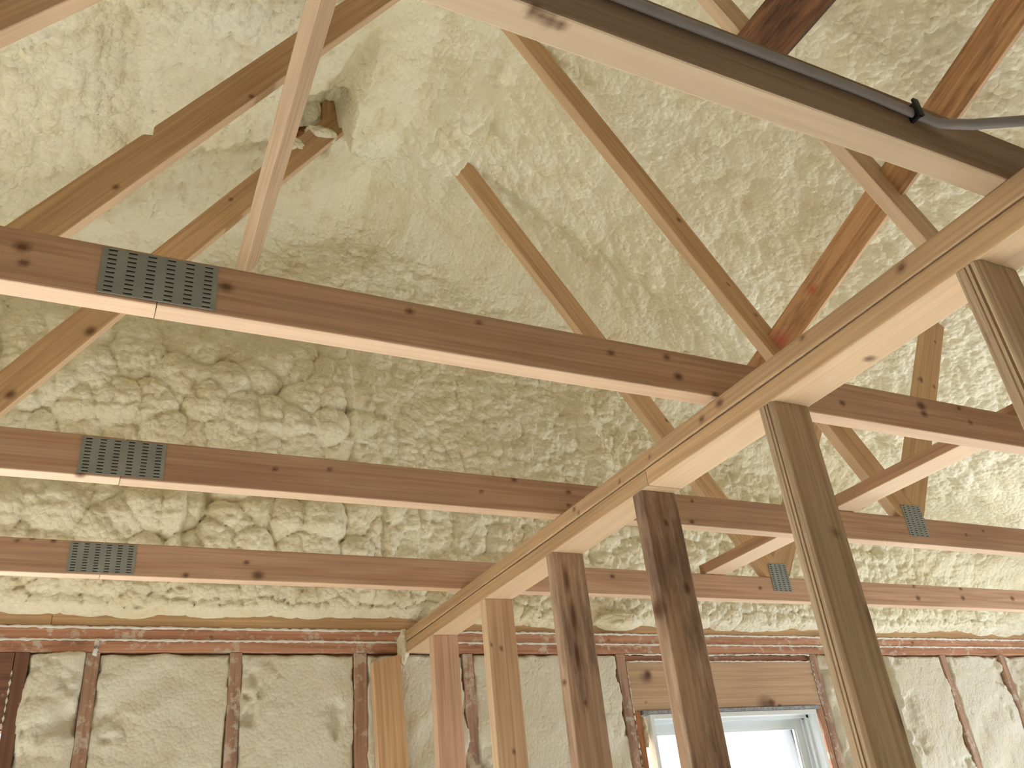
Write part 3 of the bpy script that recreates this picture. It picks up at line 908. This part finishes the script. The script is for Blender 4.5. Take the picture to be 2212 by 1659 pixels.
# lying on the chords beside the metal plates
tag(board('chord_brace', (2.058, 2.392, 2.526 + 0.0195), (2.058, -0.9, 2.526 + 0.0195), (0, 0, 1), 0.0375, 0.095, M['flatbrace']),
    'pale brace lying flat on the bottom chords to the right of the partition', 'brace', 'long braces across the trusses')

# torn hollow by the ridge: timber block and foam scraps
tag(board('ridge_block', (0.640, 2.385, 4.27), (0.628, 2.385, 4.62), (1, 0, 0), 0.075, 0.038, M['pine_gold'], skew=(0.03, 0)), 'short upright timber block by the torn foam left of the ridge', 'block')
tag(board('ridge_block', (0.52, 2.445, 4.245), (0.70, 2.445, 4.335), (0, 0.1, 1), 0.03, 0.038, M['brown']), 'splintered reddish timber scrap under the torn foam left of the ridge', 'block')


def chunk(name, c, r, seed, label):
    bm = bmesh.new(); bmesh.ops.create_icosphere(bm, subdivisions=4, radius=1)
    for v in bm.verts:
        x, y, z = v.co
        s = 1 + 0.35 * (float(fbm(np.array([x * 1.3 + seed]), np.array([y * 1.3 + z * 1.7]), 0.7, seed, 4)[0]) - 0.45) * 2
        v.co = Vector((c[0] + x * r[0] * s, c[1] + y * r[1] * s, c[2] + z * r[2] * s))
    me = bpy.data.meshes.new(name); bm.to_mesh(me); bm.free()
    me.polygons.foreach_set('use_smooth', [True] * len(me.polygons))
    return tag(link(name, me, M['foam']), label, 'foam', 'loose foam scraps by the ridge')


chunk('foam_scrap', (0.555, 2.375, 4.33), (0.040, 0.026, 0.080), 3, 'pale foam scrap hanging behind the left brace, near the ridge')
chunk('foam_scrap', (0.60, 2.375, 4.20), (0.055, 0.03, 0.026), 8, 'curled foam scrap stuck on the farthest left web below the ridge')
chunk('foam_scrap', (0.50, 2.385, 4.105), (0.04, 0.028, 0.045), 13, 'foam scrap clinging to the farthest left web beside the brace')
chunk('foam_scrap', (0.675, 2.345, 4.39), (0.02, 0.03, 0.07), 21, 'narrow foam scrap at the left rim of the ridge blob')
chunk('foam_lump', (1.93, WY - 0.05, 2.475), (0.10, 0.05, 0.033), 31, 'lump of foam hanging over the end truss chord behind the partition studs')

# ------------------------------------------------------------------ partition wall
PX0, PX1 = 1.052, 1.141
PXC = (PX0 + PX1) / 2
kp = [((PX0, y, z), r, 1.4) for y, z, r in [(0.65, 2.424, .008), (0.864, 2.429, .006), (1.094, 2.422, .010), (1.153, 2.416, .008), (1.337, 2.419, .005), (1.663, 2.425, .007), (1.459, 2.413, .005), (1.645, 2.408, .005)]]
tag(board('partition_plate', (PXC, WY - 0.012, 2.437 - 0.0175), (PXC, -0.8, 2.437 - 0.0175), (0, 0, 1), 0.0345, 0.089, M['plate'], knots=kp),
    'upper of the two stacked plates along the top of the partition', 'wall plate', 'partition plates')
kp = [((PXC + 0.02, y, 2.361), r, 1.5) for y, r in [(1.28, .013), (1.24, .006), (0.80, .007), (0.98, .006), (1.75, .010)]]
tag(board('partition_plate', (PXC + 0.0005, WY - 0.012, 2.361 + 0.0188), (PXC + 0.0005, 1.3605, 2.361 + 0.0188), (0, 0, 1), 0.0372, 0.089, M['plate'], knots=kp[:2]),
    'far half of the lower partition plate, carrying the four farthest studs', 'wall plate', 'partition plates')
tag(board('partition_plate', (PXC + 0.0005, 1.359, 2.361 + 0.0188), (PXC + 0.0005, -0.8, 2.361 + 0.0188), (0, 0, 1), 0.0372, 0.089, M['plate'], knots=kp[2:]),
    'near half of the lower partition plate at the right edge of the photo', 'wall plate', 'partition plates')
tag(board('floor_plate', (PXC, WY - 0.012, 0.0195), (PXC, -0.8, 0.0195), (1, 0, 0), 0.089, 0.038, M['plate']), 'plate on the floor under the partition studs', 'wall plate')

PS = [(2.619, 'pine_red', 'first partition stud, reddish and farthest back beside the far wall', 0),
      (2.204, 'pine', 'second partition stud from the far wall, clean golden pine', 0),
      (1.791, 'stamped', 'third partition stud from the far wall, black ink marks down its face', 0),
      (1.384, 'stained', 'fourth partition stud, heavily dark-stained and crossing the window', 0),
      (0.967, 'ribbed', 'fifth partition stud, grooved along its narrow left face', 1),
      (0.541, 'ribbed', 'nearest partition stud at the right edge of the photo', 2)]
for k, (y, mt, lab, groove) in enumerate(PS):
    z0, z1 = 0.039, 2.3605
    yc = y + CT / 2
    prof = None
    if groove:
        # v = width (x), u = thickness (-y .. +y); notch in the narrow left face and soft front edge
        hw, ht = 0.0445, CT / 2
        prof = [(hw, ht - .002), (hw - .003, ht), (-hw + .004, ht), (-hw, ht - .003), (-hw, 0.004), (-hw + .0035, 0.0025), (-hw, 0.001), (-hw, -0.0035),
                (-hw + .010, -0.0052), (-hw - 0.0005, -0.0075), (-hw, -ht + .006), (-hw + .005, -ht + .0005), (-hw + .009, -ht), (hw - .016, -ht), (hw - .004, -ht + .001), (hw, -ht + .006)]
        # densify
        dense = []
        for a, b in zip(prof, prof[1:] + prof[:1]):
            n_ = max(1, int(math.hypot(b[0] - a[0], b[1] - a[1]) / 0.012))
            for j in range(n_):
                dense.append((a[0] + (b[0] - a[0]) * j / n_, a[1] + (b[1] - a[1]) * j / n_))
        prof = dense
    # own X up the stud, Z = +x (width), Y = Z x X = -y... so flip the profile's u
    if prof: prof = [(a, -b) for a, b in prof][::-1]
    kn = {0: None, 1: [((1.09, y, 2.22), .006), ((1.06, y, 2.23), .005), ((1.10, y, 1.95), .006)], 2: [((PX0, y + .02, 2.05), .006), ((1.09, y, 2.0), .006), ((1.082, y, 2.29), .009, 5), ((1.088, y, 2.20), .011, 5), ((1.084, y, 2.11), .008, 5)],
          3: [((PX0, y + 0.02, 2.11), .014, 1.6), ((1.12, y, 2.15), .010), ((1.10, y, 2.29), .006)],
          4: [((1.138, y, 1.98), .006, 4), ((1.138, y, 1.83), .006, 5), ((1.11, y, 2.12), .005, 2)]}.get(k)
    tag(board('partition_stud', (PXC, yc, z0), (PXC, yc, z1), (1, 0, 0), 0.089, CT, M[mt], profile=prof, knots=kn, warp=0.001), lab, 'stud', 'partition studs')

# thin foam between partition end and far wall
chunk('foam_lump', (1.045, WY - 0.004, 2.385), (0.022, 0.014, 0.055), 44, 'dab of pale foam where the partition plates meet the far wall')

# ------------------------------------------------------------------ cable on the nearest chord
yb = TY[0] - 0.006
cab = [(-0.6, yb, 2.500), (0.2, yb, 2.498), (0.513, yb, 2.4955), (0.8, yb, 2.497), (0.895, yb, 2.4925), (0.925, yb - 0.006, 2.482), (0.96, 0.430, 2.475), (1.024, 0.400, 2.476), (1.10, 0.375, 2.488), (1.25, 0.33, 2.52), (1.5, 0.2, 2.56)]
tag(tube('electric_cable', cab, 0.0085, M['cable'], flat=0.6, seg=12, sub=0.02), 'flat grey cable running along the face of the nearest truss chord', 'cable')
tag(boxes('cable_staple', [(0.884, 0.889, yb - 0.009, yb + 0.006, 2.480, 2.504), (0.882, 0.891, yb - 0.011, yb - 0.007, 2.480, 2.508)], M['staple']), 'small black staple holding the cable before it leaves the chord', 'staple')
